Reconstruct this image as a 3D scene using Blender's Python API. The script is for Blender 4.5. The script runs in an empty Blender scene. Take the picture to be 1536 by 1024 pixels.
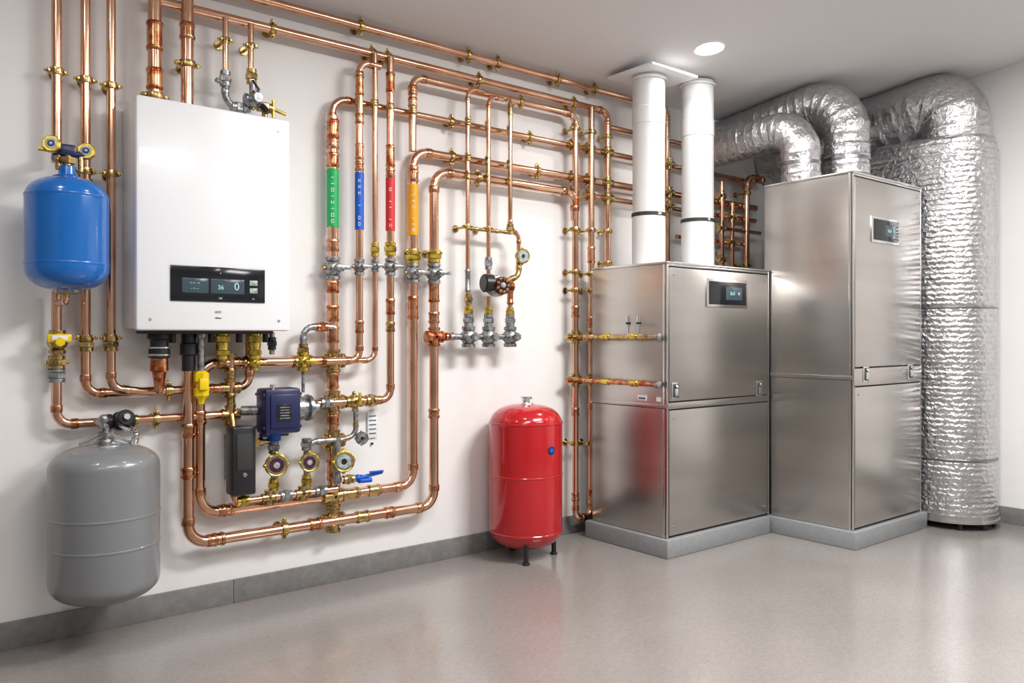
import bpy, math, random
from mathutils import Vector, Matrix
random.seed(3)
scene = bpy.context.scene
try:
    scene.view_settings.view_transform = 'Standard'
    scene.view_settings.look = 'None'
except Exception: pass

# ------------------------------------------------------------------ materials
def newmat(name):
    m = bpy.data.materials.new(name); m.use_nodes = True
    nt = m.node_tree; b = nt.nodes['Principled BSDF']
    return m, nt, b
def mat(name, col, metal=0., rough=.5, var=0., vscale=20., bump=0., bscale=60., stretch=None, rvar=0., coat=0., emit=None, es=0., col2=None, lo=.35, hi=.65):
    m, nt, b = newmat(name)
    b.inputs['Base Color'].default_value = (*col, 1)
    b.inputs['Metallic'].default_value = metal
    b.inputs['Roughness'].default_value = rough
    if coat: b.inputs['Coat Weight'].default_value = coat; b.inputs['Coat Roughness'].default_value = .08
    if emit: b.inputs['Emission Color'].default_value = (*emit, 1); b.inputs['Emission Strength'].default_value = es
    tc = nt.nodes.new('ShaderNodeTexCoord'); mp = nt.nodes.new('ShaderNodeMapping')
    nt.links.new(tc.outputs['Object'], mp.inputs['Vector'])
    if stretch: mp.inputs['Scale'].default_value = stretch
    if var or col2:
        n = nt.nodes.new('ShaderNodeTexNoise'); n.inputs['Scale'].default_value = vscale; n.inputs['Detail'].default_value = 5
        nt.links.new(mp.outputs[0], n.inputs['Vector'])
        r = nt.nodes.new('ShaderNodeValToRGB')
        r.color_ramp.elements[0].position = lo; r.color_ramp.elements[1].position = hi
        c2 = col2 if col2 else tuple(c*(1-var) for c in col)
        r.color_ramp.elements[0].color = (*c2, 1); r.color_ramp.elements[1].color = (*col, 1)
        nt.links.new(n.outputs['Fac'], r.inputs[0]); nt.links.new(r.outputs[0], b.inputs['Base Color'])
    if rvar:
        n3 = nt.nodes.new('ShaderNodeTexNoise'); n3.inputs['Scale'].default_value = vscale*.7; n3.inputs['Detail'].default_value = 4
        nt.links.new(mp.outputs[0], n3.inputs['Vector'])
        mr = nt.nodes.new('ShaderNodeMapRange'); mr.inputs['To Min'].default_value = max(.02, rough-rvar); mr.inputs['To Max'].default_value = rough+rvar
        nt.links.new(n3.outputs['Fac'], mr.inputs['Value']); nt.links.new(mr.outputs[0], b.inputs['Roughness'])
    if bump:
        n2 = nt.nodes.new('ShaderNodeTexNoise'); n2.inputs['Scale'].default_value = bscale; n2.inputs['Detail'].default_value = 3
        nt.links.new(mp.outputs[0], n2.inputs['Vector'])
        bp = nt.nodes.new('ShaderNodeBump'); bp.inputs['Strength'].default_value = bump; bp.inputs['Distance'].default_value = .01
        nt.links.new(n2.outputs['Fac'], bp.inputs['Height']); nt.links.new(bp.outputs[0], b.inputs['Normal'])
    return m

M = {}
M['wall'] = mat('wall_paint', (.80,.787,.78), rough=.6, var=.04, vscale=2, bump=.05, bscale=150)
M['wall2'] = mat('wall_dark_for_reflections', (.34,.335,.33), rough=.7, var=.06, vscale=2, bump=.05, bscale=150)  # unseen walls kept dark so the metals reflect more contrast
M['ceil'] = mat('ceiling_paint', (.76,.75,.755), rough=.8, bump=.04, bscale=120)
M['base'] = mat('baseboard_concrete', (.20,.195,.19), rough=.5, var=.2, vscale=30, bump=.05)
M['copper'] = mat('copper', (.78,.48,.33), 1, .18, vscale=7, col2=(.58,.31,.19), lo=.3, hi=.65, rvar=.05)
M['copperf'] = mat('copper_fitting', (.68,.37,.22), 1, .22, vscale=30, col2=(.42,.17,.085), lo=.38, hi=.62)
M['hot'] = mat('copper_heat_tinted', (.66,.33,.17), 1, .25, vscale=32, col2=(.38,.08,.03), lo=.40, hi=.56)
M['brass'] = mat('brass', (.58,.41,.17), 1, .25, vscale=45, col2=(.24,.16,.07), lo=.35, hi=.56, bump=.1, bscale=120)
M['ybrass'] = mat('yellow_brass', (.72,.52,.09), .9, .27, vscale=45, col2=(.36,.24,.04), lo=.38, hi=.55)
M['gmetal'] = mat('galvanised_fitting', (.42,.43,.44), .9, .34, vscale=60, col2=(.16,.17,.18), lo=.35, hi=.58, bump=.15, bscale=150)
M['chrome'] = mat('chrome', (.8,.8,.8), 1, .15)
M['dark'] = mat('black_plastic', (.012,.012,.014), 0, .35)
M['rubber'] = mat('dark_rubber', (.03,.03,.03), 0, .7)
M['blue'] = mat('blue_enamel', (.0,.125,.47), 0, .2, coat=.5)
M['red'] = mat('red_enamel', (.41,.004,.008), 0, .18, coat=.6)
M['gray'] = mat('gray_enamel', (.195,.20,.21), 0, .28, coat=.35)
M['white'] = mat('white_enamel', (.84,.85,.88), 0, .3, coat=.3)
M['flue'] = mat('flue_white', (.74,.75,.76), 0, .32, coat=.2)
M['navy'] = mat('navy_plastic', (.010,.014,.075), 0, .35)
M['yel'] = mat('yellow_plastic', (.80,.56,.0), 0, .35)
M['lgreen'] = mat('label_green', (.0,.42,.10), 0, .45, var=.15, vscale=40)
M['lblue'] = mat('label_blue', (.0,.10,.58), 0, .45, var=.15, vscale=40)
M['lred'] = mat('label_red', (.66,.02,.025), 0, .45, var=.15, vscale=40)
M['lyel'] = mat('label_yellow', (.85,.38,.0), 0, .45, var=.15, vscale=40)
M['paper'] = mat('white_print', (.75,.77,.80), 0, .5)
M['screen'] = mat('screen_glass', (.010,.012,.015), 0, .1)
M['screen2'] = mat('screen_lcd', (.04,.06,.075), 0, .15, emit=(.1,.16,.2), es=.12)
M['digit'] = mat('lcd_digits', (.3,.5,.5), 0, .4, emit=(.4,.75,.75), es=.3)
M['steel'] = mat('brushed_stainless', (.55,.525,.50), 1, .30, var=.12, vscale=2.2, stretch=(.35,.35,3.2), rvar=.06)
def brush(m):
    nt=m.node_tree; b=nt.nodes['Principled BSDF']; tc=nt.nodes.new('ShaderNodeTexCoord'); mp=nt.nodes.new('ShaderNodeMapping'); mp.inputs['Scale'].default_value=(3,3,400)
    n=nt.nodes.new('ShaderNodeTexNoise'); n.inputs['Scale'].default_value=1.; n.inputs['Detail'].default_value=3
    bp=nt.nodes.new('ShaderNodeBump'); bp.inputs['Strength'].default_value=.06; bp.inputs['Distance'].default_value=.003
    nt.links.new(tc.outputs['Object'],mp.inputs[0]); nt.links.new(mp.outputs[0],n.inputs[0]); nt.links.new(n.outputs['Fac'],bp.inputs['Height']); nt.links.new(bp.outputs[0],b.inputs['Normal'])
    b.inputs['Anisotropic'].default_value=.5
    tg=nt.nodes.new('ShaderNodeTangent'); tg.direction_type='RADIAL'; tg.axis='Z'; nt.links.new(tg.outputs[0],b.inputs['Tangent'])
brush(M['steel'])
M['trim'] = mat('bright_steel_trim', (.66,.65,.64), 1, .25)
M['plinth'] = mat('plinth_gray', (.29,.30,.31), .2, .4, var=.1, vscale=30)
M['gap'] = mat('shadow_gap', (.03,.03,.03), 0, .7)
M['strap'] = mat('duct_clamp_steel', (.30,.31,.32), 1, .3)
M['lamp'] = mat('lamp_diffuser', (1,1,1), 0, .5, emit=(1,.96,.91), es=150)
M['added_panel'] = mat('added_panel_diffuser', (1,1,1), 0, .5, emit=(1,.98,.95), es=5)  # glow of the added ceiling panels
M['face'] = mat('gauge_face', (.10,.02,.05), 0, .3, var=.6, vscale=90)
M['facew'] = mat('gauge_face_pale', (.50,.56,.54), 0, .3, var=.5, vscale=70)
def foil(name, quilt):
    m, nt, b = newmat(name)
    b.inputs['Metallic'].default_value = 1; b.inputs['Roughness'].default_value = .30
    tc = nt.nodes.new('ShaderNodeTexCoord')
    v = nt.nodes.new('ShaderNodeTexVoronoi'); v.inputs['Scale'].default_value = 30 if quilt else 24
    n = nt.nodes.new('ShaderNodeTexNoise'); n.inputs['Scale'].default_value = 34; n.inputs['Detail'].default_value = 5
    mix = nt.nodes.new('ShaderNodeVectorMath'); mix.operation = 'MULTIPLY_ADD'
    nt.links.new(n.outputs['Color'], mix.inputs[0]); mix.inputs[1].default_value = (.06,.06,.06)
    nt.links.new(tc.outputs['Object'], mix.inputs[2]); nt.links.new(mix.outputs[0], v.inputs['Vector'])
    nt.links.new(tc.outputs['Object'], n.inputs['Vector'])
    add = nt.nodes.new('ShaderNodeMath'); add.operation = 'ADD'
    nt.links.new(v.outputs['Distance'], add.inputs[0]); nt.links.new(n.outputs['Fac'], add.inputs[1])
    h = add.outputs[0]
    if quilt:
        w = nt.nodes.new('ShaderNodeTexWave'); w.bands_direction = 'Z'; w.inputs['Scale'].default_value = 9.5; w.inputs['Distortion'].default_value = 2.6; w.inputs['Detail Scale'].default_value = 3.5; w.inputs['Detail'].default_value = 2
        nt.links.new(tc.outputs['Object'], w.inputs['Vector'])
        a2 = nt.nodes.new('ShaderNodeMath'); a2.operation = 'MULTIPLY_ADD'; a2.inputs[1].default_value = .5
        nt.links.new(w.outputs['Fac'], a2.inputs[0]); nt.links.new(h, a2.inputs[2]); h = a2.outputs[0]
    bp = nt.nodes.new('ShaderNodeBump'); bp.inputs['Strength'].default_value = .5; bp.inputs['Distance'].default_value = .010
    nt.links.new(h, bp.inputs['Height']); nt.links.new(bp.outputs[0], b.inputs['Normal'])
    r = nt.nodes.new('ShaderNodeValToRGB'); r.color_ramp.elements[0].color = (.46,.46,.475,1); r.color_ramp.elements[1].color = (.76,.76,.775,1)
    nt.links.new(n.outputs['Fac'], r.inputs[0]); nt.links.new(r.outputs[0], b.inputs['Base Color'])
    return m
M['foil'] = foil('aluminium_foil', False)
M['foilq'] = foil('quilted_foil_insulation', True)
def floor_mat():
    m, nt, b = newmat('polished_concrete')
    tc = nt.nodes.new('ShaderNodeTexCoord')
    def noise(s, d=6):
        n = nt.nodes.new('ShaderNodeTexNoise'); n.inputs['Scale'].default_value = s; n.inputs['Detail'].default_value = d
        nt.links.new(tc.outputs['Object'], n.inputs['Vector']); return n
    a = noise(1.3, 3); c = noise(130, 3); e = noise(38, 4)
    r = nt.nodes.new('ShaderNodeValToRGB'); r.color_ramp.elements[0].position = .2; r.color_ramp.elements[1].position = .8
    r.color_ramp.elements[0].color = (.235,.215,.203,1); r.color_ramp.elements[1].color = (.30,.277,.262,1)
    nt.links.new(a.outputs['Fac'], r.inputs[0])
    def mul(x, n, lo, hi, v):
        r2 = nt.nodes.new('ShaderNodeValToRGB'); r2.color_ramp.elements[0].position = lo; r2.color_ramp.elements[1].position = hi
        r2.color_ramp.elements[0].color = (v,v,v,1); r2.color_ramp.elements[1].color = (1,1,1,1)
        nt.links.new(n.outputs['Fac'], r2.inputs[0])
        mx = nt.nodes.new('ShaderNodeMix'); mx.data_type = 'RGBA'; mx.blend_type = 'MULTIPLY'; mx.inputs['Factor'].default_value = 1
        nt.links.new(x, mx.inputs['A']); nt.links.new(r2.outputs[0], mx.inputs['B']); return mx.outputs['Result']
    x = mul(r.outputs[0], c, .36, .58, .84); x = mul(x, e, .3, .65, .90)
    nt.links.new(x, b.inputs['Base Color'])
    mr = nt.nodes.new('ShaderNodeMapRange'); mr.inputs['To Min'].default_value = .20; mr.inputs['To Max'].default_value = .27
    nt.links.new(noise(2.5,2).outputs['Fac'], mr.inputs['Value']); nt.links.new(mr.outputs[0], b.inputs['Roughness'])
    b.inputs['Coat Weight'].default_value = .4; b.inputs['Coat Roughness'].default_value = .13
    return m
M['floor'] = floor_mat()

# ------------------------------------------------------------------ mesh builder
import bmesh
class MB:
    def __init__(s): s.v=[]; s.f=[]; s.m=[]; s.mats=[]
    def mi(s, k):
        if k not in s.mats: s.mats.append(k)
        return s.mats.index(k)
    def add(s, vs, fs, k):
        o = len(s.v); i = s.mi(k)
        s.v += [tuple(v) for v in vs]; s.f += [tuple(a+o for a in f) for f in fs]; s.m += [i]*len(fs)
    def sweep(s, pts, rads, k, seg=16, cap=True, sq=None):
        pts = [Vector(p) for p in pts]; n = len(pts)
        T = []
        for i in range(n):
            d = pts[min(i+1,n-1)]-pts[max(i-1,0)]
            T.append(d.normalized() if d.length > 1e-9 else Vector((0,0,1)))
        up = Vector((0,0,1)) if abs(T[0].z) < .9 else Vector((0,1,0))
        u = T[0].cross(up).normalized()
        vs = []
        for i in range(n):
            u = (u - T[i]*u.dot(T[i])).normalized(); w = T[i].cross(u)
            for j in range(seg):
                a = 2*math.pi*(j+.5)/seg
                vs.append(pts[i] + (u*math.cos(a)+w*math.sin(a))*rads[i])
        fs = []
        for i in range(n-1):
            for j in range(seg):
                j2 = (j+1) % seg
                fs.append((i*seg+j, i*seg+j2, (i+1)*seg+j2, (i+1)*seg+j))
        if cap:
            fs.append(tuple(range(seg))[::-1]); fs.append(tuple((n-1)*seg+j for j in range(seg)))
        s.add(vs, fs, k)
    def lathe(s, o, ax, prof, k, seg=24, cap=True):
        o = Vector(o); ax = Vector(ax).normalized()
        up = Vector((0,0,1)) if abs(ax.z) < .9 else Vector((0,1,0))
        u = ax.cross(up).normalized(); w = ax.cross(u)
        vs = []
        for t, r in prof:
            for j in range(seg):
                a = 2*math.pi*(j+.5)/seg
                vs.append(o+ax*t+(u*math.cos(a)+w*math.sin(a))*max(r,1e-4))
        n = len(prof); fs = []
        for i in range(n-1):
            for j in range(seg):
                j2 = (j+1) % seg
                fs.append((i*seg+j, (i+1)*seg+j, (i+1)*seg+j2, i*seg+j2))
        if cap:
            fs.append(tuple(range(seg))); fs.append(tuple((n-1)*seg+j for j in range(seg))[::-1])
        s.add(vs, fs, k)
    def cyl(s, a, b, r, k, seg=20):
        a = Vector(a); b = Vector(b); L = (b-a).length; e = min(r*.15, L*.2)
        s.lathe(a, b-a, [(0,r-e),(e,r),(L-e,r),(L,r-e)], k, seg)
    def box(s, c, d, k, bev=.004, rot=None):
        bm = bmesh.new(); bmesh.ops.create_cube(bm, size=1)
        for v in bm.verts: v.co = Vector((v.co.x*d[0], v.co.y*d[1], v.co.z*d[2]))
        if bev: bmesh.ops.bevel(bm, geom=list(bm.edges), offset=min(bev, min(d)*.45), segments=2, affect='EDGES', profile=.5)
        R = rot if rot else Matrix.Identity(3)
        bm.verts.ensure_lookup_table()
        s.add([R@v.co+Vector(c) for v in bm.verts], [[v.index for v in f.verts] for f in bm.faces], k); bm.free()
    def bx(s, x0,x1,y0,y1,z0,z1, k, bev=.004):
        s.box(((x0+x1)/2,(y0+y1)/2,(z0+z1)/2), (abs(x1-x0),abs(y1-y0),abs(z1-z0)), k, bev)
    def ball(s, c, r, k, seg=16):
        s.lathe(c, (0,0,1), [(-r*math.cos(math.pi*i/8), r*math.sin(math.pi*i/8)) for i in range(9)], k, seg)
    def obj(s, name, parent=None, ang=35):
        me = bpy.data.meshes.new(name); me.from_pydata(s.v, [], s.f)
        for k in s.mats: me.materials.append(M[k])
        me.polygons.foreach_set('material_index', s.m)
        me.polygons.foreach_set('use_smooth', [True]*len(s.f)); me.update()
        bm = bmesh.new(); bm.from_mesh(me); bmesh.ops.recalc_face_normals(bm, faces=bm.faces); bm.to_mesh(me); bm.free()
        try: me.set_sharp_from_angle(angle=math.radians(ang))
        except Exception: pass
        o = bpy.data.objects.new(name, me); scene.collection.objects.link(o)
        if parent: o.parent = parent
        return o

def fillet(pts, R, n=8):
    pts = [Vector(p) for p in pts]; out = [pts[0]]; arcs = []
    for i in range(1, len(pts)-1):
        a = (pts[i-1]-pts[i]); b = (pts[i+1]-pts[i]); la, lb = a.length, b.length; a.normalize(); b.normalize()
        ang = a.angle(b)
        if ang > math.pi-.05: out.append(pts[i]); continue
        t = min(R/math.tan(ang/2), la*.48, lb*.48); r = t*math.tan(ang/2)
        c = pts[i]+(a+b).normalized()*(r/math.sin(ang/2))
        p0 = pts[i]+a*t; p1 = pts[i]+b*t; v0 = p0-c; v1 = p1-c; th = v0.angle(v1)
        ax = v0.cross(v1).normalized(); arc = []
        for j in range(n+1): arc.append(c+Matrix.Rotation(th*j/n, 3, ax)@v0)
        out += arc; arcs.append((p0, -a, p1, b))
    out.append(pts[-1]); return out, arcs
def pipe(mb, pts, r, k='copper', R=None, fk='copperf', sleeves=True):
    R = R or max(r*2.8, .05)
    path, arcs = fillet(pts, R)
    mb.sweep(path, [r]*len(path), k, 20)
    if sleeves:
        for p0, d0, p1, d1 in arcs:
            L = r*1.3
            mb.lathe(p0, d0, [(-L,r),(-L,r*1.12),(-L+.003,r*1.17),(-.002,r*1.17),(.003,r*1.1),(.003,r)], fk, 20, False)
            mb.lathe(p1, d1, [(-.003,r),(-.003,r*1.1),(.002,r*1.17),(L-.003,r*1.17),(L,r*1.12),(L,r)], fk, 20, False)
def P(l, off): return [(x,-off,z) for x,z in l]
AX = {'x':Vector((1,0,0)),'y':Vector((0,1,0)),'z':Vector((0,0,1))}
def coupling(mb, x, z, off, r, ax='z', k='copperf', L=.06):
    h = L/2
    mb.lathe((x,-off,z), AX[ax], [(-h,r),(-h,r*1.15),(-h+.006,r*1.26),(-h+.014,r*1.26),(-h+.017,r*1.12),(h-.017,r*1.12),(h-.014,r*1.26),(h-.006,r*1.26),(h,r*1.15),(h,r)], k, 20, False)
def union(mb, x, z, off, r, ax='z', k='brass', L=.05):
    h = L/2
    mb.lathe((x,-off,z), AX[ax], [(-h*.45,r*1.1),(-h*.4,r*1.62),(h*.4,r*1.62),(h*.45,r*1.1)], k, 6)
    for sg in (-1,1):
        mb.lathe(Vector((x,-off,z))+AX[ax]*sg*h*.8, AX[ax], [(-h*.35,r*1.1),(-h*.3,r*1.4),(h*.3,r*1.4),(h*.35,r*1.1)], k, 18)
def clamp(mb, x, z, off, r, ax='z', k='brass'):
    other = AX['x'] if ax == 'z' else AX['z']
    c = Vector((x,-off,z))
    mb.lathe(c, AX[ax], [(-.014,r*1.02),(-.013,r*1.3),(-.006,r*1.36),(.006,r*1.36),(.013,r*1.3),(.014,r*1.02)], k, 18)
    for sg in (-1,1):
        p = c+other*sg*(r*1.5)
        d = (r*.75,.014,.02) if ax == 'z' else (.02,.014,r*.75)
        mb.box(p, d, k, .003)
        mb.cyl(p+Vector((0,-.016,0)), p+Vector((0,.012,0)), .006, k, 6)
        mb.ball(p+other*sg*.011, .006, 'ybrass' if k == 'brass' else k, 8)
    mb.cyl((x,-off+r*.9,z), (x,-.001,z), .007, 'brass', 8)
    mb.cyl((x,-.008,z), (x,-.001,z), .02, 'brass', 14)
def valve(mb, x, z, off, r, ax='z', k='gmetal', hk='ybrass', handle=True, s=1.):
    c = Vector((x,-off,z)); A = AX[ax]; R = r*1.5*s
    mb.lathe(c, A, [(-R*1.5,r*1.05),(-R*1.45,R*.95),(-R*1.0,R*.95),(-R*.9,R*.75),(-R*.5,R*1.08),(0,R*1.2),(R*.5,R*1.08),(R*.9,R*.75),(R*1.0,R*.95),(R*1.45,R*.95),(R*1.5,r*1.05)], k, 12)
    mb.cyl(c, c+Vector((0,-R*1.9,0)), R*.42, 'brass', 10)
    mb.cyl(c+Vector((0,-R*1.5,0)), c+Vector((0,-R*2.0,0)), R*.6, hk, 6)
    if handle:
        o = AX['x'] if ax == 'z' else AX['z']
        mb.box(c+Vector((0,-R*2.05,0))+o*R*.6, (R*2.0,R*.2,R*.5) if ax == 'z' else (R*.5,R*.2,R*2.0), hk, .002)
        for sg in (-1,1): mb.ball(c+o*sg*R*1.35, R*.34, 'brass', 8)
        mb.cyl(c-o*R*1.4, c+o*R*1.4, R*.28, 'brass', 8)
def tee(mb, x, z, off, r, k='brass', axes='xz'):
    for a in axes:
        A = AX[a]; h = r*2.1
        mb.lathe((x,-off,z), A, [(-h,r),(-h,r*1.35),(-h+r*.5,r*1.35),(-h+r*.6,r*1.18),(h-r*.6,r*1.18),(h-r*.5,r*1.35),(h,r*1.35),(h,r)], k, 16)
def text(body, loc, size, k, parent, normal=(0,-1,0), vertical=False, ext=.0005, align='CENTER'):
    cu = bpy.data.curves.new('print_text', 'FONT'); cu.body = body; cu.size = size; cu.extrude = ext
    cu.align_x = align; cu.align_y = 'CENTER'; cu.materials.append(M[k])
    o = bpy.data.objects.new('print_text', cu); scene.collection.objects.link(o)
    n = Vector(normal).normalized(); up = Vector((0,0,1)); rt = up.cross(n).normalized()
    if vertical: rt, up = up, -rt
    m = Matrix((rt, up, n)).transposed().to_4x4(); m.translation = Vector(loc)
    o.matrix_world = m
    if parent: o.parent = parent
    return o

# ------------------------------------------------------------------ room
def slab(name, x0,x1,y0,y1,z0,z1,k,bev=0):
    mb = MB(); mb.bx(x0,x1,y0,y1,z0,z1,k,bev); return mb.obj(name)
XB = 5.75; YR = -5.8; XF = -2.0; SL = .11
def ceilz(y): return 2.77-SL*y
slab('floor', XF,XB,YR,0,-.1,0,'floor')
slab('wall_left', XF,XB,0,.12,-.1,3.6,'wall')
slab('wall_back', XB,XB+.12,YR,.12,-.1,3.6,'wall')
slab('wall_right', XF,XB,YR-.12,YR,-.1,3.6,'wall2')
slab('wall_front', XF-.12,XF,YR-.12,.12,-.1,3.6,'wall2')
mb = MB()
vs = [(XF,0,ceilz(0)),(XB,0,ceilz(0)),(XB,YR,ceilz(YR)),(XF,YR,ceilz(YR))]
vs += [(x,y,z+.1) for x,y,z in vs]
mb.add(vs, [(0,1,2,3),(7,6,5,4),(0,4,5,1),(1,5,6,2),(2,6,7,3),(3,7,4,0)], 'ceil'); mb.obj('ceiling')
mb = MB()
for a,b in ((XF,-.9),(-.9,1.293),(1.295,3.45),(3.452,XB-.02)): mb.bx(a,b,-.018,-.0005,0,.105,'base',.002)
mb.obj('baseboard_left')
slab('baseboard_back', XB-.018,XB-.0005,YR,-.02,0,.105,'base',.002)
slab('baseboard_right', XF,XB-.02,YR,YR+.018,0,.105,'base',.002)

def downlight(name, x, y):
    z = ceilz(y); mb = MB(); n = Vector((0,-SL,-1)).normalized()
    mb.lathe((x,y,z), n, [(-.002,.092),(.004,.092),(.007,.084),(.003,.072),(-.002,.070)], 'white', 40, False)
    mb.lathe((x,y,z), n, [(-.004,.0001),(.002,.0001),(.002,.072),(-.004,.072)], 'lamp', 40, False)
    mb.obj(name)
for (x,y) in ((3.767,-.741),(1.85,-1.3),(0,-1.2),(5.0,-2.6),(0.2,-4.4),(2.6,-4.4)): downlight('recessed_downlight', x, y)  # first one is in view; the others are added unseen for light
def added_panel(x, y, W, sx=1.2, sy=.6):  # panels added out of frame for soft light; key side follows shadow direction
    z = ceilz(y); R = Matrix.Rotation(-math.atan(SL), 3, 'X'); mb = MB()
    mb.box((x,y,z-.02),(sx,sy,.035),'white',.004,R); mb.box((x,y,z-.039),(sx-.06,sy-.06,.006),'added_panel',.001,R)
    o = mb.obj('added_light_panel')
    l = bpy.data.lights.new('added_area_light', 'AREA'); l.shape = 'RECTANGLE'; l.size = sx-.06; l.size_y = sy-.06; l.energy = W; l.color = (1,.985,.97)  # area light added below the panel to do its lighting
    lo = bpy.data.objects.new('added_area_light', l); lo.location = (x,y,z-.075); scene.collection.objects.link(lo); lo.parent = o
added_panel(3.1,-2.5,132); added_panel(1.0,-3.0,36); added_panel(3.6,-4.4,38); added_panel(-.8,-3.8,16)

# ------------------------------------------------------------------ cabinets
def cabinet(name, x0,x1,y0,y1,z0,z1, seam, disp, latches, px0,px1):
    mb = MB()
    mb.bx(px0,px1,y0+.03,y1-.03,0,z0,'plinth',.006)
    mb.bx(x0,x1,y0,y1+.012,z0+.001,z1,'steel',.006)
    mb.bx(x0,x1,y1+.014,y1+.006,z0+.004,z1-.002,'gap',.001)
    s0,s1 = seam
    mb.bx(x0+.016,x1-.016,y1+.010,y1-.004,s1+.007,z1-.020,'steel',.004)
    mb.bx(x0+.016,x1-.016,y1+.010,y1-.004,z0+.014,s0-.007,'steel',.004)
    mb.bx(x0+.001,x1-.001,y1+.012,y1-.006,s0,s1,'steel',.004)
    for a in (x0,x1-.010): mb.bx(a,a+.010,y1+.012,y1-.003,z0+.002,z1-.001,'trim',.003)
    mb.bx(x0+.011,x1-.011,y1+.012,y1-.003,z1-.014,z1-.001,'trim',.003)
    mb.bx(x0-.004,x1+.002,y0,y1-.005,z1-.001,z1+.012,'trim',.004)
    zs=(s0+s1)/2
    mb.bx(x0-.004,x0+.001,y0+.002,y1+.004,zs-.014,zs+.008,'steel',.001)
    mb.bx(x0-.0045,x0+.001,y0+.002,y1+.004,zs-.018,zs-.014,'gap',0)
    mb.bx(x0-.003,x0+.001,y1+.026,y1+.012,z0+.002,z1-.002,'trim',.001)
    a,b,c,d = disp
    mb.bx(a,b,y1-.003,y1-.012,c,d,'trim',.004)
    mb.bx(a+.018,b-.018,y1-.010,y1-.0145,c+.016,d-.016,'screen',.002)
    mb.bx(a+(b-a)*.45,b-.06,y1-.014,y1-.0152,c+.045,d-.045,'screen2',.001)
    for x,z in latches:
        mb.bx(x-.032,x+.032,y1-.004,y1-.011,z-.045,z+.045,'trim',.003)
        mb.bx(x-.022,x+.022,y1-.010,y1-.013,z-.036,z+.036,'gap',.001)
        mb.bx(x-.016,x+.016,y1-.010,y1-.022,z-.030,z+.012,'trim',.003)
        mb.cyl((x,y1-.006,z+.024),(x,y1-.024,z+.024),.009,'chrome',12)
    for x in (x0+.05,x1-.05):
        for z in (z1-.06,s0-.05,z0+.06): mb.cyl((x,y1-.003,z),(x,y1-.007,z),.006,'strap',8)
    o = mb.obj(name)
    h = d-c
    text('36.0', (a+(b-a)*.60,y1-.016,c+h*.5), h*.17, 'digit', o)
    text('01', (a+(b-a)*.77,y1-.016,c+h*.5), h*.14, 'digit', o)
    return o, mb
c1,_ = cabinet('steel_equipment_cabinet',3.40,4.352,-.16,-.74,.10,1.60,(.805,.84),(3.73,4.118,1.37,1.535),((3.46,.905),(4.24,.885)),3.37,4.325)
c2,_ = cabinet('steel_equipment_cabinet',4.362,5.19,-.70,-1.28,.10,2.13,(.92,1.02),(4.552,4.89,1.75,1.905),((4.49,.985),(5.03,.985)),4.333,5.215)
mb = MB(); mb.bx(3.394,3.3965,-.53,-.60,.845,.875,'paper',0); mb.bx(3.394,3.3965,-.67,-.70,.845,.868,'paper',0)
mb.bx(3.393,3.3955,-.54,-.59,.852,.86,'navy',0); o = mb.obj('cabinet_nameplate', c1)

# ------------------------------------------------------------------ flues
def flue(name, x, y, r, zc, plate):
    mb = MB(); zt = 2.752 if plate else ceilz(y-r*1.2)-.02
    zt0 = zt-1.613
    mb.lathe((x,y,1.613),(0,0,1),[(0,r),(0,r*1.12),(.012,r*1.12),(.014,r*1.03),(zc-1.613,r*1.03),(zc-1.613,r),(2.46-1.613,r),(2.462-1.613,r*1.03),(2.56-1.613,r*1.03),(2.563-1.613,r),(zt0,r)],'flue',40)
    mb.lathe((x,y,zc),(0,0,1),[(-.012,r*1.02),(-.010,r*1.06),(.010,r*1.06),(.012,r*1.0)],'rubber',40,False)
    mb.box((x-.02,y-r*1.06,zc),(.03,.012,.016),'chrome',.002)
    if plate:
        mb.bx(x-.16,x+.25,y-.17,y+.19,2.752,2.768,'white',.004)
        mb.bx(x-.13,x+.22,y-.14,y+.16,2.766,2.780,'white',.002)
    mb.lathe((x,y,zt-.03),(0,0,1),[(0,r),(0,r*1.1),(.012,r*1.12),(.022,r*1.02)],'flue',40,False)
    mb.obj(name)
flue('white_flue_pipe',3.65,-.386,.096,1.925,True); flue('white_flue_pipe',4.11,-.386,.100,1.93,False)

# ------------------------------------------------------------------ ducts
def flex(name, pts, r, k, R, step=.007, straps=()):
    path,_ = fillet(pts, R, 24)
    res=[path[0]]
    for a,b in zip(path[:-1],path[1:]):
        n = max(1,int((b-a).length/step))
        for i in range(1,n+1): res.append(a.lerp(b,i/n))
    s=0; rad=[]; prev=res[0]
    for p in res:
        s+=(p-prev).length; prev=p
        ph = (s/.062)%1
        rad.append(r*(1-.018*math.sin(math.pi*ph)**2+(.020 if ph<.13 else 0))*(1+.010*math.sin(s*37)))
    mb=MB(); mb.sweep(res, rad, k, 48)
    for i in straps:
        q=res[int(i*(len(res)-1))]; q2=res[min(len(res)-1,int(i*(len(res)-1))+1)]
        mb.lathe(q,(q2-q) if (q2-q).length>0 else (0,0,1),[(-.010,r*.98),(-.010,r*1.03),(.010,r*1.03),(.010,r*.98)],'strap',48,False)
    return mb
mb = flex('', [(4.83,-.986,2.142),(4.83,-.986,2.735),(4.83,-.001,2.615)], .137, 'foil', .22, straps=(.12,))
mb.lathe((4.83,-.986,2.143),(0,0,1),[(0,.15),(.01,.15),(.012,.138),(.05,.138)],'foil',48,False)
mb.obj('flexible_foil_duct')
mb = flex('', [(4.545,-.84,2.142),(4.545,-.84,2.515),(4.545,-.001,2.475)], .119, 'foil', .17, straps=(.13,))
mb.lathe((4.545,-.84,2.143),(0,0,1),[(0,.132),(.01,.132),(.012,.12),(.05,.12)],'foil',48,False)
mb.obj('flexible_foil_duct')
mb = MB()
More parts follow.
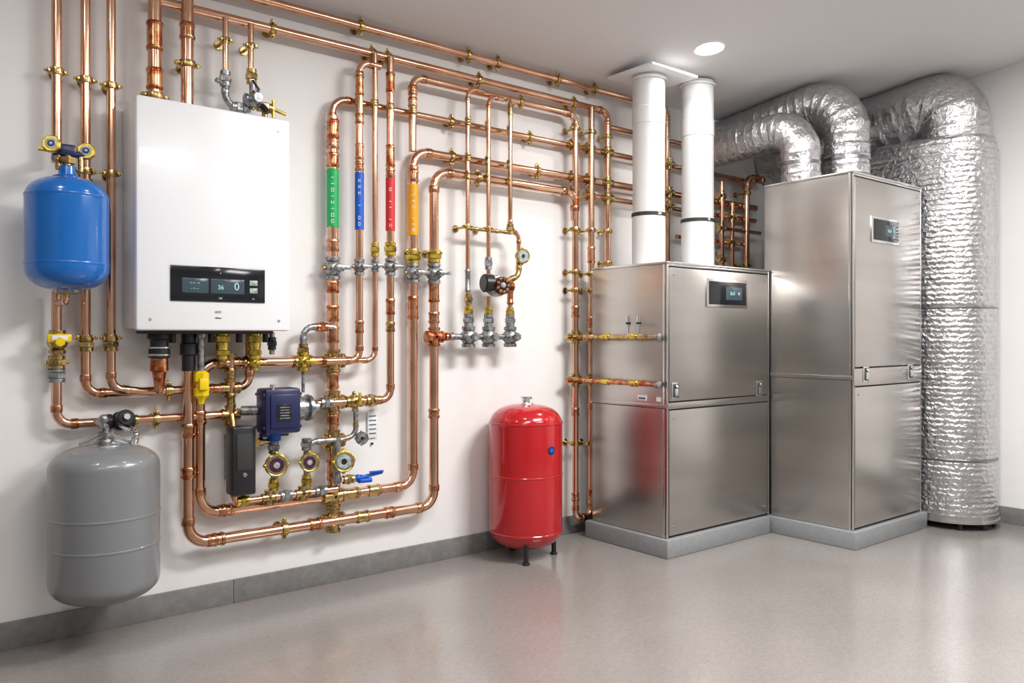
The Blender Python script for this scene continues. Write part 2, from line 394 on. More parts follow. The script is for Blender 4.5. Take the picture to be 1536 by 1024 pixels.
ys = -1.356; rr=.245; xl=5.485; yb=-.86
def stad(z, s=1., seg=20):
    out=[]
    for i in range(seg+1):
        a=math.pi+math.pi*i/seg; out.append((xl+rr*s*math.cos(a), ys+rr*s*math.sin(a), z))
    for i in range(seg+1):
        a=math.pi*i/seg; out.append((xl+rr*s*math.cos(a), yb+rr*s*math.sin(a), z))
    return out
zs=[]; z=.09
while z<2.42:
    zs.append(z); z+=.0175
ringn=len(stad(0)); vs=[]
for i,z in enumerate(zs):
    s=1+.003*math.sin(z*23)+.0025*math.sin(z*61)
    if abs(z-.43)<.012 or abs(z-1.38)<.012: s*=.975
    vs+=stad(z,s)
vs+=stad(2.45,.95); vs+=stad(2.47,.8)
n=len(vs)//ringn
fs=[(i*ringn+j,i*ringn+(j+1)%ringn,(i+1)*ringn+(j+1)%ringn,(i+1)*ringn+j) for i in range(n-1) for j in range(ringn)]
fs.append(tuple(range(ringn))[::-1]); fs.append(tuple((n-1)*ringn+j for j in range(ringn)))
mb.add(vs,fs,'foilq')
for z0,z1,s,k in ((.06,.092,1.02,'trim'),(.045,.06,1.05,'trim'),(2.37,2.395,1.012,'foil'),(.425,.435,1.008,'strap'),(1.375,1.385,1.008,'strap')):
    a=stad(z0,s)+stad(z1,s)
    mb.add(a,[(j,(j+1)%ringn,ringn+(j+1)%ringn,ringn+j) for j in range(ringn)]+[tuple(range(ringn))[::-1],tuple(ringn+j for j in range(ringn))],k)
for a in (-2.6,-1.9,-1.2,-.5): 
    mb.cyl((xl+.22*math.cos(a),ys+.22*math.sin(a),0.001),(xl+.22*math.cos(a),ys+.22*math.sin(a),.05),.014,'dark',10)
path,_=fillet([(xl,ys,2.40),(xl,ys,2.72),(xl,-.001,2.545)],.22,24)
res=[]
for a,b in zip(path[:-1],path[1:]):
    nn=max(1,int((b-a).length/.01))
    for i in range(nn): res.append(a.lerp(b,i/nn))
res.append(path[-1])
s=0; rad=[]; prev=res[0]
for p in res:
    s+=(p-prev).length; prev=p; ph=(s/.11)%1
    rad.append(.214*(1-.012*math.sin(math.pi*ph)**2+(.012 if ph<.1 else 0)))
mb.sweep(res,rad,'foil',48)
mb.obj('insulated_ventilation_duct')

# ------------------------------------------------------------------ tanks
def dome(R, z0, z1, hd, n=10, e=.75):
    pr=[]
    for i in range(n+1):
        a=math.pi/2*(1-i/n); pr.append((z0+hd-hd*math.sin(a)**.95, R*math.cos(a)**e if i else .001))
    for i in range(n+1):
        a=math.pi/2*i/n; pr.append((z1-hd+hd*math.sin(a)**.95, R*max(0,math.cos(a))**e if i<n else .001))
    return pr
def seam(mb,c,z,R,k): mb.lathe((c[0],c[1],z),(0,0,1),[(-.008,R*.995),(-.003,R*1.014),(.003,R*1.014),(.008,R*.995)],k,56,False)
mb=MB(); c=(.588,-.245)
mb.lathe((c[0],c[1],0),(0,0,1),dome(.141,1.372,1.795,.085),'blue',56)
seam(mb,c,1.72,.1405,'blue'); seam(mb,c,1.47,.1405,'blue')
mb.lathe((c[0],c[1],1.785),(0,0,1),[(0,.05),(.012,.05),(.02,.03),(.05,.028),(.055,.02)],'blue',32)
mb.lathe((c[0],c[1],1.36),(0,0,1),[(0,.03),(.004,.045),(.025,.05)],'gmetal',32)
mb.cyl((c[0],c[1],1.80),(c[0],c[1],1.90),.016,'brass',16)
mb.lathe((c[0],c[1],1.845),(0,0,1),[(0,.018),(.002,.03),(.024,.03),(.026,.018)],'brass',6)
mb.cyl((c[0],c[1],1.89),(.583,-.06,1.90),.02,'navy',16)
mb.box((c[0],c[1],1.895),(.06,.04,.045),'navy',.01)
mb.cyl((c[0]-.05,c[1],1.885),(c[0]+.07,c[1],1.885),.013,'navy',14)
for dx in (-.03,.045): mb.cyl((c[0]+dx,c[1],1.82),(c[0]+dx,c[1],1.90),.010,'brass',10)
mb.cyl((.583,-.235,1.372),(.583,-.235,1.345),.014,'brass')
mb.obj('blue_expansion_tank')
mb=MB(); c=(.722,-.222)
mb.lathe((c[0],c[1],0),(0,0,1),dome(.196,.185,.785,.085),'gray',56)
seam(mb,c,.52,.195,'gray'); seam(mb,c,.405,.195,'gray')
mb.lathe((c[0],c[1],.170),(0,0,1),[(0,.03),(.004,.045),(.03,.06)],'rubber',32)
mb.lathe((c[0],c[1],.777),(0,0,1),[(0,.07),(.008,.068),(.012,.05),(.02,.03),(.03,.028)],'gmetal',32)
mb.box((c[0],-.014,.45),(.10,.026,.34),'gmetal',.004)
for z in (.32,.58): mb.box((c[0],-.03,z),(.22,.03,.03),'gmetal',.004)
mb.cyl((c[0],c[1],.78),(c[0],c[1],.85),.015,'gmetal',16)
mb.lathe((c[0],c[1],.815),(0,0,1),[(0,.018),(.002,.03),(.018,.03),(.02,.018)],'gmetal',6)
mb.cyl((c[0],c[1],.85),(c[0],-.06,.856),.015,'gmetal',16)
mb.cyl((c[0]-.09,c[1]+.01,.79),(c[0]-.02,c[1],.825),.006,'chrome',8); mb.cyl((c[0]+.10,c[1]+.01,.78),(c[0]+.02,c[1],.825),.006,'chrome',8)
mb.ball((c[0]-.01,c[1]-.02,.885),.018,'gmetal'); mb.cyl((c[0]-.01,c[1]-.02,.85),(c[0]-.01,c[1]-.02,.89),.010,'gmetal')
path,_=fillet([(.80,-.10,.85),(.84,-.2,.82),(.82,-.24,.765)],.05); mb.sweep(path,[.012+.002*(i%2) for i in range(len(path))],'chrome',10)
mb.obj('gray_expansion_tank')
mb=MB(); c=(2.813,-.245)
mb.lathe((c[0],c[1],0),(0,0,1),dome(.2,.055,.835,.115),'red',64)
seam(mb,c,.735,.1995,'red'); seam(mb,c,.455,.1995,'red'); seam(mb,c,.15,.1985,'red')
mb.lathe((c[0],c[1],.832),(0,0,1),[(0,.045),(.006,.042),(.01,.022),(.03,.02),(.032,.03),(.042,.03),(.045,.015)],'chrome',28)
mb.cyl((c[0]-.03,c[1]-.01,.862),(c[0]+.035,c[1]-.01,.866),.006,'chrome',8)
for a in (-2.25,-.35,1.35):
    x=c[0]+.165*math.cos(a); y=c[1]+.165*math.sin(a)
    mb.cyl((x,y,.001),(x,y,.11),.013,'dark',12); mb.cyl((x,y,.001),(x,y,.012),.02,'dark',12)
n=Vector((.05,-1,0)).normalized()
pc=Vector((c[0],c[1],.60))+n*.198
mb.lathe(pc,n,[(-.004,.024),(.003,.024),(.005,.02)],'navy',24); mb.lathe(pc,n,[(.004,.012),(.006,.012)],'lblue',20)
mb.obj('red_expansion_tank')

# ------------------------------------------------------------------ boiler
mb=MB(); bx0,bx1,by,bz0,bz1=.827,1.464,-.246,1.225,2.155
mb.bx(bx0+.006,bx1-.006,-.02,by+.03,bz0+.008,bz1-.008,'white',.006)
mb.bx(bx0,bx1,by+.05,by,bz0,bz1,'white',.014)
mb.bx(.955,1.346,by+.002,by-.006,1.345,1.49,'screen',.003)
mb.bx(1.115,1.255,by-.005,by-.0075,1.380,1.440,'screen2',.001)
mb.bx(1.00,1.105,by-.005,by-.007,1.380,1.440,'screen2',.001)
for z in (1.385,1.418): mb.bx(1.278,1.312,by-.005,by-.008,z,z+.022,'facew',.002)
for x,z in ((.88,1.27),(1.41,1.27),(1.41,2.10)): mb.cyl((x,by+.001,z),(x,by-.004,z),.006,'chrome',10)
mb.bx(1.135,1.16,by+.001,by-.002,1.275,1.283,'strap',.001)
mb.bx(.88,1.41,-.03,by+.06,bz0-.012,bz0+.01,'rubber',.003)
boil=mb.obj('wall_hung_boiler')
text('36',(1.155,by-.0085,1.405),.026,'digit',boil); text('0',(1.222,by-.0085,1.41),.045,'digit',boil)
text('= = - =',(1.05,by-.0075,1.42),.014,'digit',boil); text('-- = ---',(1.05,by-.0075,1.398),.012,'digit',boil)
text('0.9',(1.155,by-.0068,1.360),.011,'paper',boil); text('on',(1.293,by-.0085,1.362),.010,'paper',boil); text('o',(1.155,by-.0068,1.465),.010,'paper',boil)
text('eco',(1.147,by-.003,1.305),.018,'strap',boil)

# ------------------------------------------------------------------ pipe network
N=MB()
pipe(N,P([(.583,2.77),(.583,1.88)],.06),.0185); pipe(N,P([(.583,1.38),(.583,.856),(1.263,.856)],.06),.0185)
pipe(N,[(.583,-.235,1.35),(.583,-.235,1.33),(.583,-.06,1.33)],.013,R=.02,sleeves=False)
pipe(N,P([(.685,2.77),(.685,.973),(1.35,.973),(1.35,1.225)],.06),.0185)
pipe(N,P([(.775,2.77),(.775,.99),(.90,.973)],.075),.0175)
pipe(N,P([(.938,2.775),(.938,2.15)],.09),.027); pipe(N,P([(1.069,2.775),(1.069,2.15)],.09),.026)
pipe(N,P([(1.231,2.6),(1.231,2.36)],.09),.013); pipe(N,P([(1.344,2.6),(1.344,2.33)],.09),.013)
pipe(N,P([(1.231,2.37),(1.231,2.215),(1.34,2.215)],.09),.015,'gmetal',fk='gmetal',R=.06)
pipe(N,P([(1.344,2.34),(1.344,2.23),(1.40,2.23)],.11),.014,'gmetal',fk='brass')
# top runs
pipe(N,P([(1.069,2.725),(4.18,2.725),(4.18,1.2)],.075),.0205)
pipe(N,P([(.938,2.605),(3.619,2.605),(3.619,1.60)],.075),.0205)
pipe(N,P([(2.185,2.15),(2.185,2.53),(3.324,2.53),(3.324,.107),(3.457,.107),(3.457,2.6)],.095),.0195)
pipe(N,P([(5.2,2.352),(1.756,2.352),(1.756,1.9)],.055),.0185,R=.075)
pipe(N,P([(1.756,2.26),(1.756,.30)],.065),.0245)
pipe(N,P([(5.2,2.161),(2.21,2.161),(2.21,.434),(1.13,.434),(1.13,1.085),(1.756,1.085)],.06),.0235,R=.08)
pipe(N,P([(3.324,1.9),(3.324,2.064),(2.319,2.064),(2.319,.318),(1.072,.318),(1.072,1.12)],.09),.0240,R=.08)
pipe(N,P([(3.457,2.066),(5.2,2.066)],.055),.0185)
pipe(N,P([(4.6,2.52),(3.66,2.52)],.05),.0185)
pipe(N,P([(1.99,2.538),(1.877,2.538),(1.877,1.085),(1.70,1.085)],.105),.0175)
pipe(N,P([(1.962,2.6),(1.962,1.085),(1.86,1.085)],.105),.0135)
pipe(N,P([(2.052,2.6),(2.052,.886),(1.62,.886)],.10),.019)
pipe(N,P([(2.62,2.53),(2.515,2.53),(2.515,1.2)],.118),.0125); pipe(N,P([(2.75,2.51),(2.649,2.51),(2.649,1.50)],.125),.0125); pipe(N,P([(2.649,1.42),(2.649,1.2)],.125),.0125)
pipe(N,P([(2.80,2.43),(2.80,1.80),(2.862,1.77),(2.862,1.65)],.125),.0125)
N.lathe((2.80,-.125,2.43),(0,0,1),[(0,.014),(.02,.016),(.06,.012),(.10,.003)],'brass',12)
pipe(N,P([(2.862,1.65),(2.862,1.54),(2.77,1.51)],.125),.0155,'brass',fk='brass')
pipe(N,P([(2.80,1.44),(2.80,1.2)],.125),.0135)
pipe(N,P([(2.40,1.2),(2.84,1.2)],.115),.0165,'gmetal'); pipe(N,P([(2.319,1.2),(2.46,1.2)],.095),.018); tee(N,2.319,1.2,.092,.0235,'hot')
# far cluster behind the flues
pipe(N,P([(5.03,1.2),(5.03,2.37),(5.24,2.37)],.10),.0245); pipe(N,P([(4.74,2.30),(4.74,1.2)],.10),.017); pipe(N,P([(4.86,2.16),(4.86,1.2)],.10),.017)
pipe(N,P([(4.74,1.97),(5.2,1.97)],.10),.015); pipe(N,P([(4.30,1.88),(5.1,1.88)],.06),.016)
for x,z in ((4.74,2.2),(4.74,1.97),(4.86,2.06),(4.86,1.88),(4.18,2.352),(4.18,2.161),(4.18,2.066),(4.74,1.75),(5.03,1.66)): tee(N,x,z,.095,.017)
coupling(N,5.17,2.37,.10,.0245,'x','hot',.08)
clamp(N,5.03,2.25,.10,.0245); clamp(N,5.03,1.72,.10,.0245)
# pipes along cabinet side
for z in (1.2,.94):
    pipe(N,[(3.25,-.095,z),(3.345,-.095,z),(3.352,-.20,z),(3.352,-.70,z)],.0135,'hot' if z<1 else 'brass')
    tee(N,3.324,z,.095,.0195); tee(N,3.457,z,.095,.018)
    N.lathe((3.352,-.3,z),(0,1,0),[(-.05,.013),(-.05,.019),(0,.019),(.0,.013)],'ybrass',12)
    N.lathe((3.352,-.52,z),(0,1,0),[(-.05,.013),(-.05,.019),(0,.019),(.0,.013)],'ybrass',12)
    N.lathe((3.352,-.70,z),(0,-1,0),[(0,.014),(0,.02),(.03,.02),(.035,.008)],'gmetal',12)
for y in (-.50,-.58):
    N.cyl((3.352,y,1.2),(3.352,y,1.26),.006,'chrome',8); N.cyl((3.352,y,1.26),(3.352,y,1.32),.012,'chrome',12); N.cyl((3.352,y,1.27),(3.352,y,1.282),.015,'dark',12)

for x,z,off,r in ((.583,2.237,.06,.0185),(.685,2.225,.06,.0185),(.775,2.215,.075,.0175),(.583,1.10,.06,.0185),(.685,1.195,.06,.0185),(.775,1.195,.075,.0175),(.685,1.86,.06,.0185),(.775,1.86,.075,.0175),
    (.938,2.20,.09,.027),(1.069,2.36,.09,.026),(1.231,2.50,.09,.013),(1.344,2.50,.09,.013),
    (3.324,1.845,.095,.0195),(3.457,1.85,.095,.0195),(3.619,1.86,.075,.0205),(3.324,1.59,.095,.0195),(3.457,1.585,.095,.0195),(3.324,1.48,.095,.0195),(3.457,1.48,.095,.0195),
    (3.324,.56,.095,.0195),(3.457,.55,.095,.0195),(2.515,1.79,.118,.0125),(2.649,1.79,.125,.0125),(2.319,1.64,.09,.024),(2.21,1.64,.06,.0235),
    (3.324,2.45,.095,.0195),(3.457,2.45,.095,.0195),(3.619,2.45,.075,.0205),(3.619,1.66,.075,.0205)): clamp(N,x,z,off,r)
for x,z,off,r in ((1.9,2.725,.075,.0205),(2.05,2.605,.075,.0205),(2.55,2.725,.075,.0205),(2.62,2.605,.075,.0205),(3.2,2.725,.075,.0205),(3.33,2.605,.075,.0205),(3.5,2.725,.075,.0205),(2.9,2.53,.095,.0195),
    (1.45,2.605,.075,.0205),(1.962,2.605,.075,.0205),(2.75,2.725,.075,.0205),(2.45,2.352,.055,.0185),(3.0,2.352,.055,.0185),(2.45,2.161,.06,.0235),(3.05,2.161,.06,.0235),(2.6,2.064,.09,.024),(1.0,.973,.06,.0185),(.95,.856,.06,.0185),(1.5,.318,.09,.024)): clamp(N,x,z,off,r,'x')
for x in (3.324,3.457,3.619):
    for z in (2.352,2.161,2.066): tee(N,x,z,.075,.018)
for x in (2.515,2.649,2.80):
    for z in (2.352,2.161,2.064): coupling(N,x,z,.12,.0135,'z','brass',.045)
for x in (1.877,1.962,2.052,2.185): coupling(N,x,2.352,.10,.0165,'z','brass',.035)
for x,z,off,r,k,L in ((.938,2.449,.09,.027,'hot',.12),(.938,2.27,.09,.027,'hot',.09),(1.069,2.50,.09,.026,'copperf',.07),
    (1.756,2.20,.065,.0245,'hot',.09),(1.756,2.128,.065,.0245,'copperf',.05),(1.756,2.05,.065,.0245,'hot',.07),(1.756,1.64,.065,.0245,'copperf',.06),(1.756,1.44,.065,.0245,'hot',.06),(1.756,1.312,.065,.0245,'hot',.08),(1.756,1.21,.065,.0245,'copperf',.08),(1.756,.99,.065,.0245,'hot',.08),(1.756,.80,.065,.0245,'hot',.06),(1.756,.56,.065,.0245,'hot',.10),
    (1.877,2.424,.105,.0175,'hot',.10),(1.877,2.26,.105,.0175,'copperf',.05),(1.877,2.10,.105,.0175,'copperf',.08),(1.877,2.03,.105,.0175,'copperf',.05),(1.877,1.249,.105,.0175,'copperf',.06),
    (2.052,2.473,.10,.019,'hot',.10),(2.052,2.105,.10,.019,'hot',.11),(2.052,2.02,.10,.019,'copperf',.05),(2.052,1.351,.10,.019,'hot',.08),(2.052,1.25,.10,.019,'brass',.05),
    (2.185,2.40,.095,.0195,'copperf',.05),(2.185,2.46,.095,.0195,'copperf',.05),(2.21,2.03,.06,.0235,'copperf',.06),(2.21,1.35,.06,.0235,'hot',.12),
    (2.319,1.46,.09,.024,'hot',.16),(2.319,1.30,.09,.024,'copperf',.06),(2.319,.8,.09,.024,'copperf',.05),(1.072,.80,.09,.024,'copperf',.06),(1.13,.85,.06,.0235,'copperf',.06),
    (1.072,.62,.09,.024,'hot',.05),(3.324,2.0,.095,.0195,'hot',.08),(3.457,1.70,.095,.0195,'hot',.10),(3.457,1.29,.095,.0195,'hot',.07),(3.324,1.35,.095,.0195,'copperf',.07),(3.324,.75,.095,.0195,'copperf',.05),(3.457,.78,.095,.0195,'copperf',.05),(3.457,.24,.095,.0195,'hot',.06),(3.324,.24,.095,.0195,'copperf',.05)):
    coupling(N,x,z,off,r,'z',k,L)
for x,z,off,r,k,L in ((1.6,1.085,.06,.0235,'hot',.10),(1.35,1.085,.06,.0235,'copperf',.06),(1.85,.434,.06,.0235,'brass',.09),(1.98,.434,.06,.0235,'brass',.07),(1.90,.318,.09,.024,'brass',.07),(1.65,.318,.09,.024,'hot',.06),(2.05,.318,.09,.024,'copperf',.05),(2.41,1.2,.10,.018,'hot',.06),(1.2,.973,.06,.0185,'copperf',.06),(1.1,.856,.06,.0185,'copperf',.06),(.85,.856,.06,.0185,'brass',.06),(1.25,.434,.06,.0235,'copperf',.05),(1.2,.318,.09,.024,'copperf',.05)):
    coupling(N,x,z,off,r,'x',k,L)
for z,r in ((1.085,.026),(.886,.026),(.70,.025),(.434,.026),(.318,.026)): tee(N,1.756,z,.068,r)
tee(N,1.263,.856,.06,.019); tee(N,1.60,1.085,.07,.021); tee(N,1.263,.973,.06,.0195); tee(N,1.263,1.085,.06,.02)
for x,off,r,z in ((1.756,.065,.0245,1.53),(1.877,.105,.0175,1.54),(1.962,.105,.0135,1.55),(2.052,.10,.019,1.55),(2.21,.06,.0235,1.53),(2.319,.09,.024,1.53)): valve(N,x,z,off,r,'z','gmetal','gmetal')
for x,off,r,z in ((1.962,.105,.0135,1.63),(2.052,.10,.019,1.64),(2.319,.09,.024,1.62),(2.21,.06,.0235,1.61)): union(N,x,z,off,r,'z','ybrass',.06)
for x in (2.515,2.649,2.80):
    valve(N,x,1.2,.125,.022,'z','gmetal','gmetal',False,1.15); valve(N,x,1.2,.125,.017,'x','gmetal','gmetal',False,1.0)
    union(N,x,1.29,.125,.018,'z','gmetal',.06); union(N,x,1.335,.125,.015,'z','ybrass',.05)
union(N,2.515,1.40,.125,.014,'z','brass'); coupling(N,2.515,1.5,.118,.0125,'z','gmetal',.12); union(N,2.649,1.60,.125,.0135,'z','gmetal',.06); coupling(N,2.80,1.42,.125,.015,'z','hot',.08)
for x in (2.515,2.649,2.74): coupling(N,x+.04,1.78,.125,.010,'x','brass',.05)
N.cyl((2.50,-.125,1.78),(2.83,-.125,1.78),.010,'brass'); union(N,2.80,1.80,.125,.0135,'z','brass')
def bot(x,z1,r,k,z0=1.22,off=.12): N.cyl((x,-off,z0),(x,-off,z1),r,k)
N.lathe((.945,-.13,1.215),(0,0,-1),[(0,.045),(.02,.048),(.03,.036),(.06,.036),(.065,.042),(.10,.042),(.105,.034)],'dark',24)
N.lathe((.945,-.13,1.11),(0,0,-1),[(0,.034),(.05,.036),(.055,.028),(.09,.022),(.13,.018)],'hot',24)
for z in (1.16,1.13): N.cyl((.945,-.13,z),(.945,-.13,z-.008),.045,'chrome',24)
pipe(N,[(.945,-.13,.99),(.945,-.13,.975),(.96,-.06,.973)],.014,R=.02,sleeves=False)
N.lathe((1.072,-.10,1.215),(0,0,-1),[(0,.03),(.04,.03),(.045,.036),(.09,.036),(.095,.028),(.16,.028)],'dark',24)
N.lathe((1.114,-.13,1.215),(0,0,-1),[(0,.022),(.02,.022),(.022,.014),(.16,.014)],'gmetal',16)
N.lathe((1.114,-.13,1.055),(0,0,-1),[(0,.018),(.01,.032),(.045,.032),(.05,.024),(.07,.024),(.075,.032),(.105,.032),(.12,.016),(.14,.012)],'yel',6)
N.box((1.114,-.165,1.0),(.04,.02,.05),'yel',.006); 
for x,z in ((1.207,1.09),(1.350,1.09)):
    bot(x,z,.018,'brass'); union(N,x,1.19,.12,.02,'z','ybrass',.06); union(N,x,1.13,.12,.019,'z','ybrass',.05)
pipe(N,[(1.207,-.12,1.12),(1.207,-.12,1.085),(1.207,-.06,1.085)],.016,'brass',R=.02,sleeves=False)
bot(1.430,1.12,.012,'gmetal'); union(N,1.43,1.17,.12,.013,'z','dark',.05)
for x in (1.0,1.16,1.28,1.40): bot(x,1.175,.014,'dark')
valve(N,1.35,1.085,.12,.015,'z','ybrass','ybrass',True)
pipe(N,P([(1.263,1.10),(1.263,.72)],.07),.0165); coupling(N,1.263,1.03,.07,.0165,'z','brass',.06); coupling(N,1.263,.92,.07,.0165,'z','brass',.06); union(N,1.263,.80,.07,.018,'z','brass',.05)
pipe(N,P([(1.597,1.08),(1.597,1.247),(1.756,1.247)],.08),.0145,'gmetal',fk='gmetal'); union(N,1.597,1.14,.08,.016,'z','brass'); union(N,1.69,1.247,.08,.015,'x','hot')
valve(N,1.597,1.085,.08,.02,'z','ybrass','ybrass')
pipe(N,P([(1.597,.94),(1.597,1.07)],.08),.008,'gmetal',sleeves=False)
valve(N,1.85,.886,.10,.02,'x','brass','ybrass'); union(N,1.94,.886,.10,.02,'x','brass'); union(N,1.70,.886,.10,.02,'x','gmetal')
pipe(N,P([(1.86,.886),(1.86,.72),(1.75,.70)],.10),.012,'gmetal',fk='brass')
pipe(N,P([(1.263,.53),(1.263,.475),(1.756,.475)],.11),.0145); 
for x in (1.42,1.58): tee(N,x,.475,.11,.016)
union(N,1.30,.475,.11,.016,'x','ybrass'); union(N,1.50,.475,.11,.016,'x','gmetal'); union(N,1.67,.475,.11,.016,'x','gmetal')
pipe(N,P([(1.442,.475),(1.442,.74)],.11),.0135,'gmetal',fk='gmetal'); pipe(N,P([(1.60,.475),(1.60,.71),(1.756,.71)],.11),.0135,'gmetal',fk='gmetal')
pipe(N,P([(1.33,.73),(1.442,.73)],.11),.012,'brass'); union(N,1.36,.73,.11,.014,'x','brass')
for x in (1.442,1.60): union(N,x,.53,.11,.015,'z','ybrass'); union(N,x,.70,.11,.016,'z','gmetal')
pipe(N,P([(1.756,.72),(1.756,.50)],.11),.017,'gmetal'); 
pipe(N,P([(1.78,.515),(1.90,.505)],.10),.012,'chrome'); N.cyl((1.88,-.11,.515),(2.0,-.11,.53),.009,'lblue'); N.cyl((1.87,-.11,.50),(1.94,-.11,.498),.012,'lblue'); N.cyl((1.92,-.13,.54),(2.0,-.12,.537),.005,'lblue'); union(N,1.82,.512,.10,.015,'x','brass'); valve(N,1.87,.512,.10,.011,'x','lblue','lblue',False)
valve(N,.583,1.18,.075,.021,'z','brass','yel',False); N.box((.583,-.118,1.195),(.085,.014,.032),'yel',.006); N.box((.583,-.127,1.195),(.055,.004,.018),'paper',.001)
union(N,.583,1.10,.06,.0215,'z','brass'); union(N,.583,1.05,.06,.0215,'z','gmetal')
union(N,.685,1.80,.06,.0185,'z','brass')
for x in (.685,.775): union(N,x,1.17,.07,.0185,'z','brass',.05)
for x,z,off,ax,k in ((1.231,2.33,.09,'z','gmetal'),(1.344,2.36,.10,'z','brass'),(1.40,2.23,.11,'x','brass'),(1.29,2.215,.09,'x','gmetal')): union(N,x,z,off,.016,ax,k,.06)
valve(N,1.344,2.25,.12,.018,'x','gmetal','dark'); N.cyl((1.344,-.16,2.25),(1.344,-.185,2.25),.024,'gmetal',16); N.cyl((1.40,-.11,2.22),(1.40,-.11,2.18),.013,'brass'); N.cyl((1.44,-.11,2.27),(1.44,-.11,2.19),.007,'ybrass'); N.cyl((1.38,-.11,2.245),(1.50,-.11,2.215),.008,'ybrass')
N.cyl((1.36,-.15,2.29),(1.33,-.15,2.33),.006,'dark'); N.cyl((1.38,-.13,2.23),(1.40,-.15,2.20),.014,'dark')
N.cyl((1.231,-.10,2.30),(1.18,-.12,2.31),.010,'gmetal')
valve(N,.81,.856,.07,.019,'x','dark','dark',False,1.2); N.cyl((.81,-.12,.87),(.81,-.17,.88),.032,'dark',14); N.cyl((.81,-.15,.875),(.81,-.185,.885),.014,'strap',12)
N.obj('copper_pipe_network')

def knob(name,x,y,z):
    mb=MB(); n=Vector((-.3,-1,.1))
    n.normalize()
    mb.lathe((x,y,z),n,[(-.04,.010),(-.002,.012),(0,.030),(.006,.033),(.018,.033),(.022,.029)],'ybrass',8)
    mb.lathe((x,y,z),n,[(.021,.020),(.024,.020),(.025,.018)],'facew',24); mb.lathe((x,y,z),n,[(.024,.013),(.0265,.012)],'navy',16); mb.lathe((x,y,z),n,[(.026,.006),(.028,.005)],'facew',12)
    mb.box((x-.02,y,z-.02),(.05,.012,.012),'ybrass',.003)
    o=mb.obj(name); return o
knob('yellow_valve_handle',.535,-.262,1.905); knob('yellow_valve_handle',.655,-.235,1.900)

def label(x,off,r,z0,z1,k):
    mb=MB(); R=r+.0045
    mb.lathe((x,-off,z0),(0,0,1),[(0,r*.98),(0,R),(z1-z0,R),(z1-z0,r*.98)],k,28,False)
    n=Vector((-.48,-.88,0)).normalized(); rt=Vector((0,0,1)).cross(n).normalized(); ROT=Matrix((rt,n,Vector((0,0,1)))).transposed()
    zz=z0+.025; s=r*.5
    while zz<z1-.03:
        kind=random.randint(0,3); b=Vector((x,-off,zz))+n*(R-.0004)
        if kind!=3:
            mb.box(b+rt*(-s*.5),(s*.2,.0022,.016),'paper',0,ROT); mb.box(b+rt*(s*.45),(s*.2,.0022,.016),'paper',0,ROT)
        if kind in (0,3): mb.box(b,(s*1.1,.0022,.003),'paper',0,ROT)
        if kind==1: mb.box(b+Vector((0,0,.007)),(s*1.1,.0022,.003),'paper',0,ROT); mb.box(b-Vector((0,0,.007)),(s*1.1,.0022,.003),'paper',0,ROT)
        zz+=.030 if random.random()<.7 else .06
    mb.obj('pipe_marker_label')
label(1.756,.065,.0245,1.728,2.006,'lgreen'); label(1.877,.105,.0175,1.722,1.999,'lblue'); label(2.052,.10,.019,1.73,1.994,'lred'); label(2.21,.06,.0235,1.724,1.985,'lyel')

def gauge(x,z,off,R,face,ring='ybrass',nv=(-.25,-1,.0)):
    mb=MB(); n=Vector(nv).normalized(); y=-off-.03
    mb.lathe((x,y,z),n,[(-.03,R*.5),(-.015,R*.9),(0,R),(.012,R),(.016,R*.9),(.013,R*.8)],ring,28)
    mb.lathe((x,y,z),n,[(.0125,R*.8),(.0142,R*.79)],'gmetal',28); mb.lathe((x,y,z),n,[(.014,R*.64),(.0155,R*.62)],face,28)
    mb.lathe((x,y,z),n,[(.015,R*.28),(.018,R*.26)],'facew' if face=='face' else 'dark',20)
    for a in (0,90,180,270):
        v=Vector((math.cos(math.radians(a)),0,math.sin(math.radians(a)))); mb.ball(Vector((x,y,z))+v*R*1.02,R*.18,ring,8)
    mb.obj('pressure_gauge')
gauge(1.442,.624,.11,.052,'face'); gauge(1.60,.622,.11,.045,'face'); gauge(1.772,.61,.115,.052,'facew'); gauge(2.862,1.65,.125,.042,'facew','ybrass'); gauge(1.875,.71,.10,.032,'gmetal','gmetal')

mb=MB()
mb.box((1.44,-.17,.872),(.165,.12,.20),'navy',.014); mb.box((1.44,-.232,.872),(.125,.012,.15),'navy',.005)
for z in (.80,.945): mb.box((1.44,-.17,z),(.18,.10,.014),'navy',.004)
mb.box((1.44,-.239,.865),(.07,.004,.075),'screen',.002)
for i in range(5): mb.box((1.44,-.2415,.89-.012*i),(.045-.006*(i%2),.001,.005),'gmetal',0)
mb.lathe((1.525,-.13,.872),(1,0,0),[(0,.05),(.01,.06),(.035,.06),(.04,.045),(.06,.045),(.065,.058),(.085,.058),(.09,.03),(.12,.028)],'gmetal',24)
mb.cyl((1.59,-.13,.872),(1.60,-.13,.872),.062,'strap',24)
mb.lathe((1.44,-.12,.76),(0,0,1),[(-.03,.02),(-.028,.03),(0,.03),(.01,.04),(.02,.04)],'lblue',18)
mb.cyl((1.30,-.09,.872),(1.37,-.12,.872),.022,'gmetal',16)
mb.cyl((1.40,-.20,.972),(1.40,-.20,.99),.012,'chrome',12)
mb.box((1.44,-.12,.76),(.13,.03,.02),'navy',.005)
o=mb.obj('circulation_pump')
mb=MB()
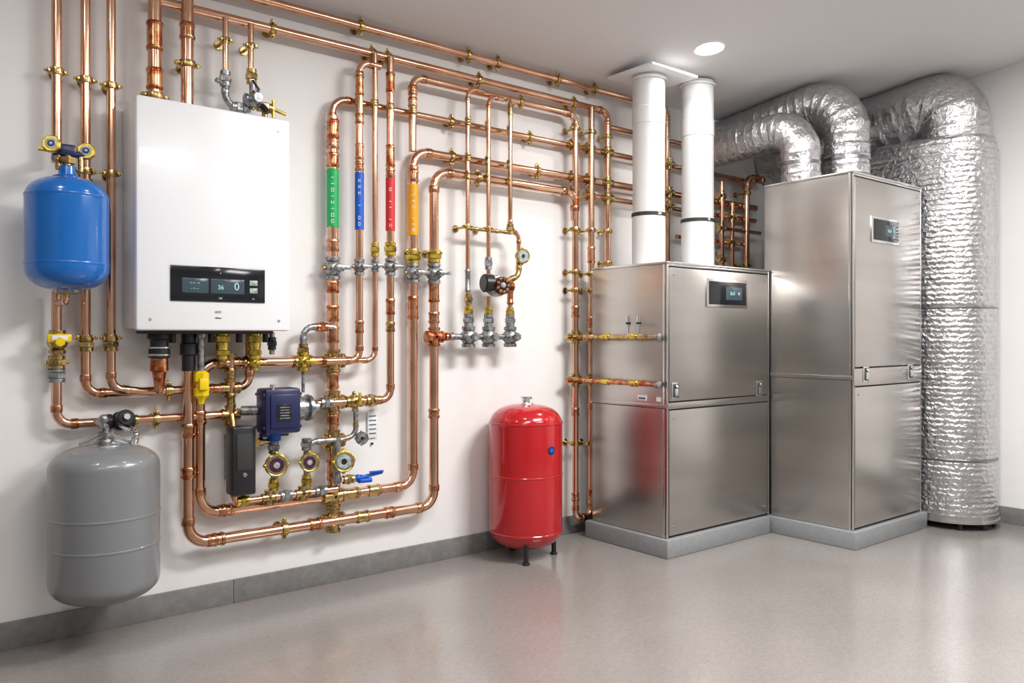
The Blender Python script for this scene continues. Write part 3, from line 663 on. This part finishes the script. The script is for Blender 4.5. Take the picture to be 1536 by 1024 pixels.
mb.lathe((2.685,-.15,1.478),(-.35,-1,0),[(-.05,.03),(-.04,.055),(.0,.06),(.03,.058),(.035,.05),(.04,.03)],'gmetal',24)
mb.lathe((2.70,-.16,1.478),(-.35,-1,0),[(.03,.05),(.042,.05),(.046,.02)],'dark',24)
mb.cyl((2.60,-.14,1.49),(2.66,-.15,1.49),.05,'dark',20)
mb.cyl((2.72,-.15,1.478),(2.80,-.13,1.478),.035,'hot',16)
for a in range(0,360,40):
    v=Vector((math.cos(math.radians(a)),0,math.sin(math.radians(a)))); mb.ball(Vector((2.682,-.212,1.478))+v*.036,.011,'hot',8)
mb.ball((2.682,-.212,1.478),.016,'facew',12)
mb.obj('circulation_pump')
mb=MB(); mb.box((1.285,-.13,.66),(.105,.09,.30),'dark',.01); mb.box((1.285,-.177,.70),(.07,.006,.16),'rubber',.003); mb.cyl((1.285,-.175,.60),(1.285,-.182,.60),.01,'gmetal')
mb.cyl((1.263,-.10,.80),(1.263,-.08,.86),.014,'brass'); mb.box((1.285,-.04,.66),(.06,.08,.2),'gmetal',.003)
mb.obj('pump_controller')
mb=MB(); mb.box((2.0,-.010,.755),(.055,.004,.13),'paper',.001)
for i in range(5): mb.box((2.0,-.0128,.80-.022*i),(.04,.0015,.006),'strap',0)
mb.cyl((2.0,-.002,.83),(2.0,-.02,.83),.005,'chrome',8); mb.cyl((2.0,-.002,.66),(2.0,-.014,.66),.006,'dark',8)
mb.obj('instruction_tag')

# ------------------------------------------------------------------ camera
cam=bpy.data.cameras.new('camera'); cam.lens=36*1210/1536; cam.sensor_width=36; cam.shift_y=-7/1536; cam.clip_start=.05
co=bpy.data.objects.new('camera',cam); co.location=(0,-3.636,1.2); co.rotation_euler=(math.radians(90),0,-math.atan2(.625,.780)); scene.collection.objects.link(co)
scene.camera=co
w=bpy.data.worlds.new('world'); scene.world=w; w.use_nodes=True; w.node_tree.nodes['Background'].inputs[0].default_value=(.5,.5,.5,1); w.node_tree.nodes['Background'].inputs[1].default_value=.3
